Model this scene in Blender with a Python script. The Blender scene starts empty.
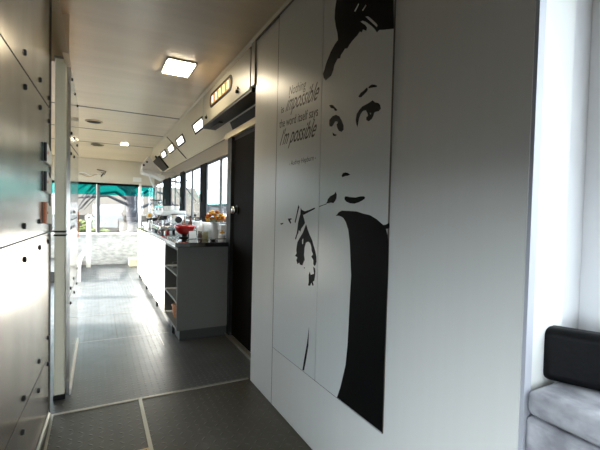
import bpy, bmesh, math, random
from mathutils import Vector, Matrix
random.seed(7)
scene = bpy.context.scene
C = bpy.context.collection

# ------------------------------------------------------------------ camera
cam_d = bpy.data.cameras.new('camera'); cam = bpy.data.objects.new('camera', cam_d); C.objects.link(cam)
cam_d.sensor_width = 36.0; cam_d.lens = 384.5 / 600.0 * 36.0; cam_d.clip_start = 0.02; cam_d.clip_end = 200
_r = Vector((0.88476241, -0.46547057, 0.02307868)); _u = Vector((-0.00652843, 0.03713695, 0.99928886)); _f = Vector((0.46599663, 0.88428389, -0.02981858))
cam.matrix_world = Matrix(((_r.x, _u.x, -_f.x, 0.0), (_r.y, _u.y, -_f.y, 0.0), (_r.z, _u.z, -_f.z, 1.25), (0, 0, 0, 1)))
scene.camera = cam

# ------------------------------------------------------------------ world, sun, exposure
w = bpy.data.worlds.new('sky'); scene.world = w; w.use_nodes = True
bg = w.node_tree.nodes['Background']
bg.inputs[0].default_value = (0.80, 0.91, 1.0, 1); bg.inputs[1].default_value = 3.6
sun_d = bpy.data.lights.new('sun', 'SUN'); sun = bpy.data.objects.new('sun', sun_d); C.objects.link(sun)
sun_d.energy = 20.0; sun_d.angle = math.radians(5); sun_d.color = (1.0, 0.95, 0.86)
sun.rotation_euler = Vector((1.82, -0.55, -1.02)).to_track_quat('-Z', 'Y').to_euler()

def portal(loc, direction, sx, sy):        # tells the renderer where the sky comes in
    d = bpy.data.lights.new('window_portal', 'AREA'); o = bpy.data.objects.new('window_portal', d); C.objects.link(o)
    d.shape = 'RECTANGLE'; d.size = sx; d.size_y = sy; d.cycles.is_portal = True
    o.location = loc; o.rotation_euler = Vector(direction).to_track_quat('-Z', 'Y').to_euler()
portal((0.1, 9.78, 1.27), (0, -1, 0), 2.4, 1.2)
portal((0.5, -2.68, 0.9), (0, 1, 0), 1.5, 1.2)
def portal_x(x, y0, y1, z0, z1, sgn):
    d = bpy.data.lights.new('window_portal', 'AREA'); o = bpy.data.objects.new('window_portal', d); C.objects.link(o)
    d.shape = 'RECTANGLE'; d.size = y1 - y0; d.size_y = z1 - z0; d.cycles.is_portal = True
    o.location = (x, (y0 + y1) / 2, (z0 + z1) / 2)
    o.matrix_world = Matrix(((0, 0, -sgn, x), (sgn, 0, 0, (y0 + y1) / 2), (0, 1, 0, (z0 + z1) / 2), (0, 0, 0, 1))) if sgn > 0 else Matrix(((0, 0, 1, x), (1, 0, 0, (y0 + y1) / 2), (0, 1, 0, (z0 + z1) / 2), (0, 0, 0, 1)))
portal_x(1.27, 3.85, 9.6, 1.15, 1.9, 1)
portal_x(-1.22, 4.9, 9.5, 0.3, 2.15, -1)
portal_x(1.42, -1.3, 0.5, 0.95, 2.1, 1)
portal_x(-0.52, -2.2, 0.7, 0.1, 1.35, -1)

scene.view_settings.view_transform = 'Standard'; scene.view_settings.look = 'None'
scene.view_settings.gamma = 1.0; scene.view_settings.use_curve_mapping = False
scene.view_settings.exposure = 1.38
scene.cycles.max_bounces = 10; scene.cycles.diffuse_bounces = 6; scene.cycles.glossy_bounces = 5
scene.cycles.transparent_max_bounces = 16; scene.cycles.sample_clamp_indirect = 6.0
scene.cycles.use_denoising = True; scene.cycles.caustics_reflective = False; scene.cycles.caustics_refractive = False

# ------------------------------------------------------------------ materials
def nt(m): return m.node_tree
def mat(name, col, rough=0.5, metal=0.0, spec=0.5, noise=None, bump=None, emit=None, coat=0.0, aniso=0.0):
    """noise=(scale xyz, amount, colour2) tints in object space; bump=(scale xyz, strength)"""
    m = bpy.data.materials.new(name); m.use_nodes = True; n = m.node_tree.nodes; l = m.node_tree.links
    p = n['Principled BSDF']; p.inputs['Base Color'].default_value = (*col, 1)
    p.inputs['Roughness'].default_value = rough; p.inputs['Metallic'].default_value = metal
    p.inputs['Specular IOR Level'].default_value = spec; p.inputs['Coat Weight'].default_value = coat
    p.inputs['Anisotropic'].default_value = aniso
    if emit: p.inputs['Emission Color'].default_value = (*emit[0], 1); p.inputs['Emission Strength'].default_value = emit[1]
    def noise_node(sc, detail=4):
        tc = n.new('ShaderNodeTexCoord'); mp = n.new('ShaderNodeMapping'); mp.inputs['Scale'].default_value = sc
        t = n.new('ShaderNodeTexNoise'); t.inputs['Scale'].default_value = 1.0; t.inputs['Detail'].default_value = detail
        l.new(tc.outputs['Object'], mp.inputs[0]); l.new(mp.outputs[0], t.inputs['Vector']); return t
    if noise:
        t = noise_node(noise[0]); r = n.new('ShaderNodeValToRGB')
        r.color_ramp.elements[0].position = 0.5 - noise[1]; r.color_ramp.elements[1].position = 0.5 + noise[1]
        r.color_ramp.elements[0].color = (*col, 1); r.color_ramp.elements[1].color = (*noise[2], 1)
        l.new(t.outputs['Fac'], r.inputs[0]); l.new(r.outputs[0], p.inputs['Base Color'])
    if bump:
        t = noise_node(bump[0], 3); b = n.new('ShaderNodeBump'); b.inputs['Strength'].default_value = bump[1]; b.inputs['Distance'].default_value = 0.01
        l.new(t.outputs['Fac'], b.inputs['Height']); l.new(b.outputs[0], p.inputs['Normal'])
    return m
def glass_mat(name, tint=(1, 1, 1), gloss=0.08):
    m = bpy.data.materials.new(name); m.use_nodes = True; n = m.node_tree.nodes; l = m.node_tree.links
    n.remove(n['Principled BSDF']); o = n['Material Output']
    t = n.new('ShaderNodeBsdfTransparent'); t.inputs[0].default_value = (*tint, 1)
    g = n.new('ShaderNodeBsdfGlossy'); g.inputs['Roughness'].default_value = 0.02
    x = n.new('ShaderNodeMixShader'); x.inputs[0].default_value = gloss
    l.new(t.outputs[0], x.inputs[1]); l.new(g.outputs[0], x.inputs[2]); l.new(x.outputs[0], o.inputs[0]); return m
def tread_mat(name, col, rough, scale=22.0, strength=0.5, spec=0.5, metal=0.0):
    """raised diamond tread: short ridges alternating in direction, drawn with math on object coordinates"""
    m = mat(name, col, rough, metal=metal, spec=spec, noise=((3, 2.2, 1), 0.28, tuple(c * 1.35 for c in col)))
    n = m.node_tree.nodes; l = m.node_tree.links; p = n['Principled BSDF']
    tc = n.new('ShaderNodeTexCoord'); sp = n.new('ShaderNodeSeparateXYZ'); l.new(tc.outputs['Object'], sp.inputs[0])
    def M(op, a, b=None):
        x = n.new('ShaderNodeMath'); x.operation = op
        for i, v in enumerate((a, b)):
            if v is None: continue
            if isinstance(v, (int, float)): x.inputs[i].default_value = v
            else: l.new(v, x.inputs[i])
        return x.outputs[0]
    X = M('MULTIPLY', sp.outputs[0], scale); Y = M('MULTIPLY', sp.outputs[1], scale)
    cx = M('FLOOR', X); cy = M('FLOOR', Y)
    par = M('MODULO', M('ABSOLUTE', M('ADD', cx, cy)), 2.0)           # 0 or 1
    u = M('SUBTRACT', M('FRACT', X), 0.5); v = M('SUBTRACT', M('FRACT', Y), 0.5)
    s = M('SUBTRACT', M('MULTIPLY', par, 2.0), 1.0)
    a = M('ADD', u, M('MULTIPLY', v, s)); b = M('SUBTRACT', u, M('MULTIPLY', v, s))
    d = M('ADD', M('MULTIPLY', M('MULTIPLY', a, a), 4.2), M('MULTIPLY', M('MULTIPLY', b, b), 60.0))
    h = M('MAXIMUM', M('SUBTRACT', 1.0, d), 0.0)
    bp = n.new('ShaderNodeBump'); bp.inputs['Strength'].default_value = strength; bp.inputs['Distance'].default_value = 0.004
    l.new(h, bp.inputs['Height']); l.new(bp.outputs[0], p.inputs['Normal'])
    t = n.new('ShaderNodeTexNoise'); t.inputs['Scale'].default_value = 6; t.inputs['Detail'].default_value = 5
    l.new(tc.outputs['Object'], t.inputs['Vector'])
    r = M('ADD', M('MULTIPLY', t.outputs['Fac'], 0.25), rough - 0.12); l.new(r, p.inputs['Roughness'])
    return m
def brushed(name, col, rough, streak=(60, 60, 1.2), smudge=False):
    m = mat(name, col, rough, metal=1.0, noise=(streak, 0.35, tuple(c * 0.86 for c in col)), bump=((90, 90, 2), 0.02))
    n = m.node_tree.nodes; l = m.node_tree.links; p = n['Principled BSDF']
    tc = n.new('ShaderNodeTexCoord'); t = n.new('ShaderNodeTexNoise'); t.inputs['Scale'].default_value = 2.5; t.inputs['Detail'].default_value = 6
    mr = n.new('ShaderNodeMapRange'); mr.inputs[3].default_value = rough - 0.06; mr.inputs[4].default_value = rough + 0.03
    l.new(tc.outputs['Object'], t.inputs['Vector']); l.new(t.outputs['Fac'], mr.inputs[0]); l.new(mr.outputs[0], p.inputs['Roughness'])
    if smudge:   # grime: vertical drip-like smudges worn into the metal
        mp = n.new('ShaderNodeMapping'); mp.inputs['Scale'].default_value = (5, 5, 1.1); s = n.new('ShaderNodeTexNoise'); s.inputs['Scale'].default_value = 1; s.inputs['Detail'].default_value = 6
        l.new(tc.outputs['Object'], mp.inputs[0]); l.new(mp.outputs[0], s.inputs['Vector'])
        r2 = n.new('ShaderNodeMapRange'); r2.inputs[1].default_value = .35; r2.inputs[2].default_value = .65; r2.inputs[3].default_value = .62; r2.inputs[4].default_value = 1.12
        l.new(s.outputs['Fac'], r2.inputs[0]); src = p.inputs['Base Color'].links[0].from_socket
        v = n.new('ShaderNodeVectorMath'); v.operation = 'SCALE'; l.new(src, v.inputs[0]); l.new(r2.outputs[0], v.inputs['Scale']); l.new(v.outputs[0], p.inputs['Base Color'])
    return m
M_ = {}
M_['steel'] = brushed('brushed_aluminium', (0.33, 0.305, 0.265), 0.23, smudge=True)
M_['sheet'] = brushed('polished_aluminium', (0.72, 0.71, 0.68), 0.16)
M_['alu'] = mat('aluminium_trim', (0.36, 0.35, 0.31), 0.4, metal=0.9)
M_['ceil'] = mat('satin_ceiling', (0.58, 0.46, 0.30), 0.31, spec=0.6, noise=((0.8, 7, 1), 0.3, (0.70, 0.57, 0.39)), bump=((5, 1.5, 1), 0.05))
M_['dark'] = mat('dark_gap', (0.02, 0.018, 0.015), 0.6)
M_['seam'] = mat('seam_strip', (0.09, 0.075, 0.055), 0.5)
M_['cove'] = mat('cream_panel', (0.66, 0.58, 0.42), 0.5, noise=((160, 160, 160), 0.2, (0.57, 0.50, 0.36)))
M_['laminate'] = mat('white_laminate', (0.70, 0.70, 0.665), 0.34, spec=0.4, noise=((30, 30, 1.2), 0.4, (0.67, 0.67, 0.635)))
M_['board'] = mat('mural_board', (0.66, 0.68, 0.66), 0.30, spec=0.4, noise=((40, 90, 1), 0.4, (0.63, 0.65, 0.63)))
M_['print'] = mat('black_print', (0.004, 0.004, 0.004), 0.55, spec=0.06)
M_['text'] = mat('grey_lettering', (0.03, 0.028, 0.025), 0.5, spec=0.2)
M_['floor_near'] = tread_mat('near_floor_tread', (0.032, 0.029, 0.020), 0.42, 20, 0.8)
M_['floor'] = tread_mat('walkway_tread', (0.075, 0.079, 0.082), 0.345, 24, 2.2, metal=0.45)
M_['door'] = mat('black_door', (0.004, 0.003, 0.002), 0.6, spec=0.03)
M_['blackmetal'] = mat('black_metal', (0.010, 0.010, 0.010), 0.4, spec=0.25)
M_['chrome'] = mat('chrome', (0.8, 0.8, 0.8), 0.12, metal=1.0)
M_['white'] = mat('white_paint', (0.74, 0.74, 0.71), 0.4)
M_['cabinet'] = mat('grey_cabinet', (0.15, 0.15, 0.135), 0.5, spec=0.15)
M_['cabfront'] = mat('white_cabinet_front', (0.78, 0.78, 0.76), 0.35)
M_['granite'] = mat('black_granite', (0.012, 0.012, 0.012), 0.08, spec=0.6, coat=0.4)
M_['post'] = mat('pale_post', (0.84, 0.81, 0.66), 0.5)
M_['brickwhite'] = mat('white_textured_panel', (0.58, 0.58, 0.56), 0.6, noise=((9, 9, 22), 0.15, (0.36, 0.36, 0.35)), bump=((12, 12, 25), 0.5))
M_['header'] = mat('speckled_header', (0.66, 0.60, 0.48), 0.6, noise=((90, 90, 90), 0.15, (0.50, 0.46, 0.37)))
M_['fascia'] = mat('brown_grey_fascia', (0.24, 0.20, 0.15), 0.5)
M_['locker'] = mat('grey_beige_locker', (0.34, 0.32, 0.255), 0.4)
M_['cornergrey'] = mat('pale_grey_corner', (0.42, 0.43, 0.47), 0.4)
M_['hinge'] = mat('dull_silver_hinge', (0.80, 0.78, 0.72), 0.55)
M_['glass'] = glass_mat('window_glass'); M_['teal'] = glass_mat('teal_film', (0.10, 0.78, 0.76), 0.05)
M_['winframe'] = mat('dark_window_frame', (0.003, 0.003, 0.0035), 0.6, spec=0.03)
M_['winpost'] = mat('grey_window_post', (0.09, 0.095, 0.10), 0.5, spec=0.2)
M_['velvet'] = mat('grey_crushed_velvet', (0.24, 0.24, 0.26), 0.85, noise=((12, 9, 12), 0.12, (0.50, 0.50, 0.53)), bump=((20, 20, 20), 0.35))
M_['leather'] = mat('black_leather', (0.004, 0.004, 0.0045), 0.5, spec=0.1, bump=((70, 70, 70), 0.1))
M_['satin'] = mat('satin_white_panel', (0.80, 0.80, 0.80), 0.3, noise=((2, 2, 3), 0.3, (0.77, 0.77, 0.78)))
M_['lamp'] = mat('led_lamp', (1, 1, 1), 0.5, emit=((1.0, 0.85, 0.60), 21))
M_['lampwin'] = mat('lit_square', (1, 1, 1), 0.5, emit=((1.0, 0.97, 0.88), 1.5))
M_['tube'] = mat('warm_tube', (1, 0.9, 0.7), 0.5, emit=((1.0, 0.78, 0.42), 0.5))
M_['amber'] = mat('amber_lens', (0.30, 0.14, 0.02), 0.4, emit=((1.0, 0.50, 0.12), 0.04))
M_['red'] = mat('red_glaze', (0.42, 0.006, 0.006), 0.12, spec=0.6, coat=0.5)
M_['orange'] = mat('orange_petals', (0.50, 0.17, 0.008), 0.7, spec=0.1, noise=((60, 60, 60), 0.12, (0.28, 0.05, 0.004)))
M_['yellow'] = mat('yellow_petals', (0.75, 0.38, 0.02), 0.6)
M_['green'] = mat('leaf_green', (0.10, 0.16, 0.03), 0.6)
M_['ceramic'] = mat('white_ceramic', (0.72, 0.72, 0.70), 0.2)
M_['clear'] = glass_mat('clear_glass', (0.88, 0.92, 0.92), 0.18)
M_['seeds'] = mat('yellow_sweets', (0.70, 0.46, 0.06), 0.6, noise=((120, 120, 120), 0.1, (0.75, 0.66, 0.40)))
M_['brown'] = mat('coffee_brown', (0.10, 0.035, 0.015), 0.6)
M_['wicker'] = mat('orange_wicker', (0.55, 0.22, 0.07), 0.6, noise=((80, 80, 160), 0.1, (0.38, 0.13, 0.04)))
M_['rust'] = mat('orange_reflector', (0.75, 0.20, 0.06), 0.4)
M_['housing'] = mat('cream_housing', (0.56, 0.53, 0.46), 0.4)
M_['screen'] = mat('dark_screen', (0.010, 0.008, 0.006), 0.5, spec=0.1)
M_['brass'] = mat('brass', (0.45, 0.34, 0.20), 0.35, metal=1.0)
# outside
M_['asphalt'] = mat('asphalt', (0.022, 0.024, 0.029), 0.9, spec=0.1, noise=((1.5, 1.5, 1), 0.2, (0.032, 0.034, 0.038)))
M_['bank'] = mat('dry_grass_bank', (0.045, 0.043, 0.038), 0.9, spec=0.1, noise=((.7, 2, 3), 0.15, (0.075, 0.066, 0.056)))
M_['bark'] = mat('pale_bark', (0.025, 0.025, 0.031), 0.9)
M_['shrub'] = mat('yellow_green_leaves', (0.06, 0.08, 0.006), 0.7)
M_['stone'] = mat('stone_wall', (0.07, 0.06, 0.05), 0.9, spec=0.1, noise=((3, 3, 4), 0.15, (0.04, 0.03, 0.025)))
M_['facade'] = mat('pale_facade', (0.085, 0.095, 0.115), 0.8)
M_['awning'] = mat('teal_awning', (0.012, 0.11, 0.105), 0.7)
M_['plinth'] = mat('dark_plinth', (0.06, 0.06, 0.055), 0.5, spec=0.2)
M_['pot'] = mat('dark_pot', (0.03, 0.035, 0.04), 0.6)

# ------------------------------------------------------------------ mesh helpers
def BM(): return bmesh.new()
def add_box(bm, x0, x1, y0, y1, z0, z1, M=None):
    vs = [bm.verts.new(Vector((x, y, z)) if M is None else M @ Vector((x, y, z))) for x in (x0, x1) for y in (y0, y1) for z in (z0, z1)]
    for f in ((0, 1, 3, 2), (4, 6, 7, 5), (0, 4, 5, 1), (2, 3, 7, 6), (0, 2, 6, 4), (1, 5, 7, 3)): bm.faces.new([vs[i] for i in f])
    return bm
def add_prism(bm, pts, vec):
    a = [bm.verts.new(Vector(p)) for p in pts]; b = [bm.verts.new(Vector(p) + Vector(vec)) for p in pts]; n = len(a)
    bm.faces.new(a[::-1]); bm.faces.new(b)
    for i in range(n): bm.faces.new((a[i], a[(i + 1) % n], b[(i + 1) % n], b[i]))
    return bm
def add_tube(bm, pts, r, seg=10, cap=True):
    pts = [Vector(p) for p in pts]; rs = r if isinstance(r, (list, tuple)) else [r] * len(pts); rings = []
    up = Vector((0, 0, 1))
    for i, p in enumerate(pts):
        t = (pts[min(i + 1, len(pts) - 1)] - pts[max(i - 1, 0)]).normalized()
        s = t.cross(up); s = (s if s.length > 1e-3 else t.cross(Vector((1, 0, 0)))).normalized(); q = s.cross(t)
        rings.append([bm.verts.new(p + rs[i] * (math.cos(2 * math.pi * k / seg) * s + math.sin(2 * math.pi * k / seg) * q)) for k in range(seg)])
    for a, b in zip(rings, rings[1:]):
        for k in range(seg): bm.faces.new((a[k], a[(k + 1) % seg], b[(k + 1) % seg], b[k]))
    if cap: bm.faces.new(rings[0][::-1]); bm.faces.new(rings[-1])
    return bm
def add_lathe(bm, prof, c=(0, 0, 0), seg=24, axis='Z'):
    rings = []
    for r, h in prof:
        ring = []
        for k in range(seg):
            a = 2 * math.pi * k / seg; x, y = r * math.cos(a), r * math.sin(a)
            v = (x, y, h) if axis == 'Z' else ((h, x, y) if axis == 'X' else (x, h, y))
            ring.append(bm.verts.new(Vector(c) + Vector(v)))
        rings.append(ring)
    for a, b in zip(rings, rings[1:]):
        for k in range(seg): bm.faces.new((a[k], a[(k + 1) % seg], b[(k + 1) % seg], b[k]))
    for rg in (rings[0], rings[-1]):
        try: bm.faces.new(rg)
        except ValueError: pass
    return bm
def add_ball(bm, c, r, sub=1, sc=(1, 1, 1)):
    g = bmesh.ops.create_icosphere(bm, subdivisions=sub, radius=r)
    for v in g['verts']: v.co = Vector((v.co.x * sc[0], v.co.y * sc[1], v.co.z * sc[2])) + Vector(c)
    return bm
def obj(name, bm, m, parent=None, smooth=False, bevel=0, seg=2, loc=None):
    bmesh.ops.remove_doubles(bm, verts=bm.verts, dist=1e-6); bmesh.ops.recalc_face_normals(bm, faces=bm.faces)
    me = bpy.data.meshes.new(name); bm.to_mesh(me); bm.free(); me.materials.append(M_[m] if isinstance(m, str) else m)
    o = bpy.data.objects.new(name, me); C.objects.link(o)
    if smooth:
        for p in me.polygons: p.use_smooth = True
    if bevel:
        b = o.modifiers.new('bevel', 'BEVEL'); b.width = bevel; b.segments = seg; b.limit_method = 'ANGLE'
        for p in me.polygons: p.use_smooth = True
        me.set_sharp_from_angle(angle=math.radians(50)) if hasattr(me, 'set_sharp_from_angle') else None
    if parent is not None: o.parent = parent
    if loc is not None: o.location = loc
    return o
def thing(name, label, cat, loc=(0, 0, 0), rotz=0, group=None):
    o = bpy.data.objects.new(name, None); C.objects.link(o); o.empty_display_size = 0.05
    o.location = loc; o.rotation_euler = (0, 0, rotz); o['label'] = label; o['category'] = cat
    if group: o['group'] = group
    return o
def tag(o, label, cat, group=None):
    o['label'] = label; o['category'] = cat
    if group: o['group'] = group
    return o
def struct(name, bm, m, label, cat, bevel=0, smooth=False):
    o = obj(name, bm, m, bevel=bevel, smooth=smooth); o['kind'] = 'structure'; o['label'] = label; o['category'] = cat; return o
def box(*a): return add_box(BM(), *a)
def poly_print(name, loops, x, m, parent, thick=0.0006):
    """flat printed outline on the wall plane x; loops are (y, z) lists, the first the outline, the rest holes"""
    cu = bpy.data.curves.new(name, 'CURVE'); cu.dimensions = '2D'; cu.fill_mode = 'BOTH'; cu.extrude = thick / 2
    for lp in loops:
        s = cu.splines.new('POLY'); s.points.add(len(lp) - 1); s.use_cyclic_u = True
        for i, (y, z) in enumerate(lp): s.points[i].co = (-y, z, 0, 1)
    return curve_to_wall(name, cu, x, m, parent)
WALLM = lambda x: Matrix(((0, 0, -1, x), (-1, 0, 0, 0), (0, 1, 0, 0), (0, 0, 0, 1)))
def curve_to_wall(name, cu, x, m, parent):
    t = bpy.data.objects.new('tmp', cu); C.objects.link(t); bpy.context.view_layer.update()
    me = bpy.data.meshes.new_from_object(t.evaluated_get(bpy.context.evaluated_depsgraph_get())); me.transform(WALLM(x)); me.name = name
    bpy.data.objects.remove(t); me.materials.clear(); me.materials.append(M_[m])
    o = bpy.data.objects.new(name, me); C.objects.link(o); o.parent = parent; return o
def wall_text(name, body, y0, z0, y1, z1, height, x, m, parent, shear=0.0, off=0.0, thick=0.0006):
    """lettering from baseline point (y0,z0) to (y1,z1); height = cap height in metres"""
    cu = bpy.data.curves.new(name, 'FONT'); cu.body = body; cu.size = 1; cu.shear = shear; cu.offset = off; cu.extrude = 0
    t = bpy.data.objects.new('tmp', cu); C.objects.link(t); bpy.context.view_layer.update()
    me = bpy.data.meshes.new_from_object(t.evaluated_get(bpy.context.evaluated_depsgraph_get()))
    bpy.data.objects.remove(t)
    xs = [v.co.x for v in me.vertices]; w0, w1 = min(xs), max(xs); L = math.hypot(y1 - y0, z1 - z0); sx = L / (w1 - w0); sy = height / 0.70
    ang = math.atan2(z1 - z0, y0 - y1); ca, sa = math.cos(ang), math.sin(ang)
    for v in me.vertices:
        a, b = (v.co.x - w0) * sx, v.co.y * sy
        v.co = Vector((x, y0 - (a * ca - b * sa), z0 + a * sa + b * ca))
    me.materials.clear(); me.materials.append(M_[m]); me.name = name
    o = bpy.data.objects.new(name, me); C.objects.link(o); o.parent = parent; return o

# ================================================================== STRUCTURE
XL, XR = -1.15, 1.20
fl = struct('floor', add_box(BM(), XL - .05, 1.25, 2.70, 9.7, -0.05, 0.0), 'floor', 'grey diamond tread metal walkway floor running to the front of the bus', 'floor')
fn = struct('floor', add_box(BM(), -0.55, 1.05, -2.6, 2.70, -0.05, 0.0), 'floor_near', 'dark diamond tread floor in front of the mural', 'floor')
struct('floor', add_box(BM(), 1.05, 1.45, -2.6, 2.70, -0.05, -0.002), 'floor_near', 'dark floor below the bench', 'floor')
obj('floor_strip', box(-0.245, 1.011, 2.688, 2.712, -0.002, 0.004), 'alu', fl)
obj('floor_strip', box(0.246, 0.266, -2.5, 2.688, -0.002, 0.004), 'alu', fn)
obj('floor_strip', box(-0.238, -0.226, 0.5, 2.688, -0.002, 0.004), 'alu', fn)
obj('floor_socket', box(0.19, 0.245, 2.06, 2.115, -0.001, 0.003), 'brass', fn)
obj('socket_recess', box(0.203, 0.235, 2.07, 2.10, 0.0, 0.0036), 'dark', fn)
for y in (4.08, 5.08, 6.9, 8.2):
    obj('floor_seam', box(-0.16 if y < 4.1 else XL, 0.66, y - 0.005, y + 0.005, -0.002, 0.0012), 'alu', fl)
obj('floor_seam', box(0.55, 0.556, 3.7, 8.2, -0.002, 0.0008), 'alu', fl)
obj('floor_seam', box(0.175, 0.180, 4.08, 5.08, -0.002, 0.0008), 'floor_near', fl)

# ceiling with cross joints; slopes down at the front end
ce = struct('ceiling', add_box(add_box(BM(), -0.50, 1.02, -2.6, 2.7, 2.51, 2.56), XL, 1.02, 2.7, 5.49, 2.51, 2.56), 'ceil', 'satin beige metal ceiling panels with dark cross joints', 'ceiling')
for y0, y1 in ((5.505, 6.95), (6.965, 8.33)):
    obj('ceiling_panel', box(XL, 1.02, y0, y1, 2.51, 2.56), 'ceil', ce)
obj('ceiling_panel', add_prism(BM(), [(XL, 8.345, 2.51), (XL, 9.7, 2.365), (XL, 9.7, 2.56), (XL, 8.345, 2.56)], (2.17, 0, 0)), 'ceil', ce)
obj('ceiling_joint', box(XL, 1.02, 5.475, 5.52, 2.5085, 2.53), 'seam', ce)
obj('ceiling_joint', box(XL, 1.02, 6.935, 6.98, 2.5085, 2.53), 'seam', ce)
obj('ceiling_joint', box(XL, 1.02, 8.31, 8.36, 2.5085, 2.53), 'seam', ce)
obj('ceiling_edge_trim', add_prism(BM(), [(1.012, -2.5, 2.51), (0.985, -2.5, 2.51), (1.012, -2.5, 2.49)], (0, 11, 0)), 'cove', ce)

# near left wall: slightly skewed brushed aluminium panels bolted on
a = math.atan2(0.014, 0.36)
def LW(y, z, out=0.0):   # point on the near left wall
    s = (y - 2.7); return Vector((-0.25 + s * math.tan(a) + out, y, z))
WD0, WD1 = -2.2, 0.7     # unseen glazed opening, added behind the viewer to light the mural wall
bm = BM()
for y0_, y1_, z0_, z1_ in ((-2.6, WD0, 0, 2.51), (WD1, 2.7, 0, 2.51), (WD0, WD1, 0, .12), (WD0, WD1, 1.35, 2.51)):
    add_prism(bm, [LW(y1_, z0_, -.004), LW(y0_, z0_, -.004), LW(y0_, z1_, -.004), LW(y1_, z1_, -.004)], (-0.06, 0, 0))
wl = struct('wall_left', bm, 'dark', 'near left wall clad in bolted brushed aluminium panels', 'wall')
for z0, z1 in ((0.045, 0.375), (0.381, 1.105), (1.112, 1.822), (1.830, 2.505)):
    for y0, y1 in ((-2.6, WD0), (WD1, 2.695)):
        obj('wall_panel', add_prism(BM(), [LW(y0, z0), LW(y1, z0), LW(y1, z1), LW(y0, z1)], (-0.0038, 0, 0)), 'steel', wl)
obj('wall_panel', add_prism(BM(), [LW(WD0, 1.36), LW(WD1, 1.36), LW(WD1, 2.505), LW(WD0, 2.505)], (-0.0038, 0, 0)), 'steel', wl)
dg = struct('added_opening', add_prism(BM(), [LW(WD0, .12, -.03), LW(WD1, .12, -.03), LW(WD1, 1.35, -.03), LW(WD0, 1.35, -.03)], (-.004, 0, 0)), 'glass', 'unseen glazed opening added behind the viewer for daylight on the mural wall', 'door')
for y, z in [(2.002, 1.902), (2.013, 1.761), (2.367, 1.897), (2.657, 1.881), (2.369, 1.759), (2.66, 1.75), (2.35, 1.179), (1.998, 1.17), (2.367, 1.045), (2.639, 1.055), (2.009, 1.025), (2.651, 0.491), (2.362, 0.456), (2.654, 0.334), (2.35, 0.307), (1.994, 0.427), (1.975, 0.288)]:
    p = LW(y, z); obj('bolt', add_lathe(BM(), [(0.0135, -0.002), (0.0135, 0.004), (0.009, 0.008)], p, 12, 'X'), 'blackmetal', wl)
for z0, z1 in ((1.50, 1.60), (1.34, 1.445), (1.165, 1.28)):
    p = LW(2.46, 0)
    h = obj('hinge', add_prism(BM(), [LW(2.47, z0, .0), LW(2.68, z0 - .01, .0), LW(2.685, z1 - .02, .0), LW(2.62, z1 - .03, 0), LW(2.56, z1, 0), LW(2.47, z1, .0)], (0.012, 0, 0)), 'hinge', wl, bevel=0.003)
    obj('hinge_pin', add_tube(BM(), [LW(2.475, z0, .008), LW(2.475, z1, .008)], 0.008, 10), 'rust' if z0 < 1.3 else 'blackmetal', h)
    obj('screw', add_lathe(BM(), [(0.008, 0.0), (0.008, 0.003)], LW(2.53, (z0 + z1) / 2, 0.012), 10, 'X'), 'rust', h)
struct('baseboard_left', add_prism(BM(), [LW(2.69, 0, 0), LW(2.69, .03, 0), LW(2.69, .02, .01), LW(2.69, 0, .012)], LW(0.3, 0) - LW(2.69, 0)), 'alu', 'aluminium kick strip along the near left wall', 'baseboard')
struct('trim_1', add_prism(BM(), [LW(2.696, 0), LW(2.696, 0, 0.006), LW(2.696, 2.505, .006), LW(2.696, 2.505)], (0, 0.006, 0)), 'seam', 'thin dark edge strip closing the near left wall', 'trim')

# mirror-like jamb behind the near wall, then the polished partition sheet
struct('wall_left_header', box(-0.27, -0.17, 2.956, 2.966, 2.19, 2.505), 'ceil', 'beige header panel above the pale post', 'wall')
sp = struct('wall_left_front', box(-0.19, -0.16, 2.958, 4.12, 0.0, 2.17), 'sheet', 'polished sheet metal partition beyond the pale post', 'wall')
for z in (0.664, 1.17):
    obj('partition_seam', box(-0.1605, -0.1588, 2.965, 4.115, z - .004, z + .004), 'dark', sp)
obj('partition_seam', add_prism(BM(), [(-.1605, 2.965, 1.665), (-.1605, 4.115, 1.735), (-.1605, 4.115, 1.743), (-.1605, 2.965, 1.673)], (0.0017, 0, 0)), 'dark', sp)
for y, z in [(3.071, 2.125), (3.461, 2.13), (3.875, 2.135), (3.03, 1.754), (3.365, 1.776), (3.838, 1.79), (3.006, 1.616), (3.375, 1.637), (2.995, 1.221), (3.418, 1.222), (3.051, 1.118), (3.359, 1.117), (3.04, 0.602), (3.031, 0.706), (3.484, 0.590), (3.401, 0.713), (3.889, 0.590), (3.97, 0.71)]:
    obj('bolt', add_lathe(BM(), [(0.011, -0.002), (0.011, 0.004), (0.007, 0.007)], (-0.16, y, z), 10, 'X'), 'blackmetal', sp)
obj('kick_trim', box(-0.162, -0.150, 2.96, 4.13, 0.0, 0.035), 'white', sp)
obj('edge_reflector', box(-0.165, -0.154, 4.121, 4.128, 0.98, 1.22), 'rust', sp)
struct('trim_2', add_prism(BM(), [(-0.16, 2.7, 2.17), (-0.19, 2.7, 2.17), (-0.26, 2.7, 2.51), (-0.215, 2.7, 2.51)], (0, 1.42, 0)), 'ceil', 'sloped cove piece between the partition and the ceiling', 'trim')
# pale post
po = thing('door_post', 'pale upright metal post with a black latch in front of the polished partition', 'post', (-0.214, 2.93, 0))
bm = add_box(BM(), -0.030, 0.030, -0.022, 0.022, 0.03, 2.20); obj('post_body', bm, 'post', po, bevel=0.006)
obj('post_foot', box(-0.034, 0.034, -0.026, 0.026, 0.0, 0.03), 'blackmetal', po)
obj('latch', box(-0.034, 0.034, -0.028, 0.0, 1.068, 1.080), 'blackmetal', po)
obj('latch', box(-0.034, 0.034, -0.028, 0.0, 1.092, 1.104), 'blackmetal', po)
obj('post_head', box(-0.034, 0.034, -0.026, 0.026, 2.20, 2.212), 'alu', po)

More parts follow.
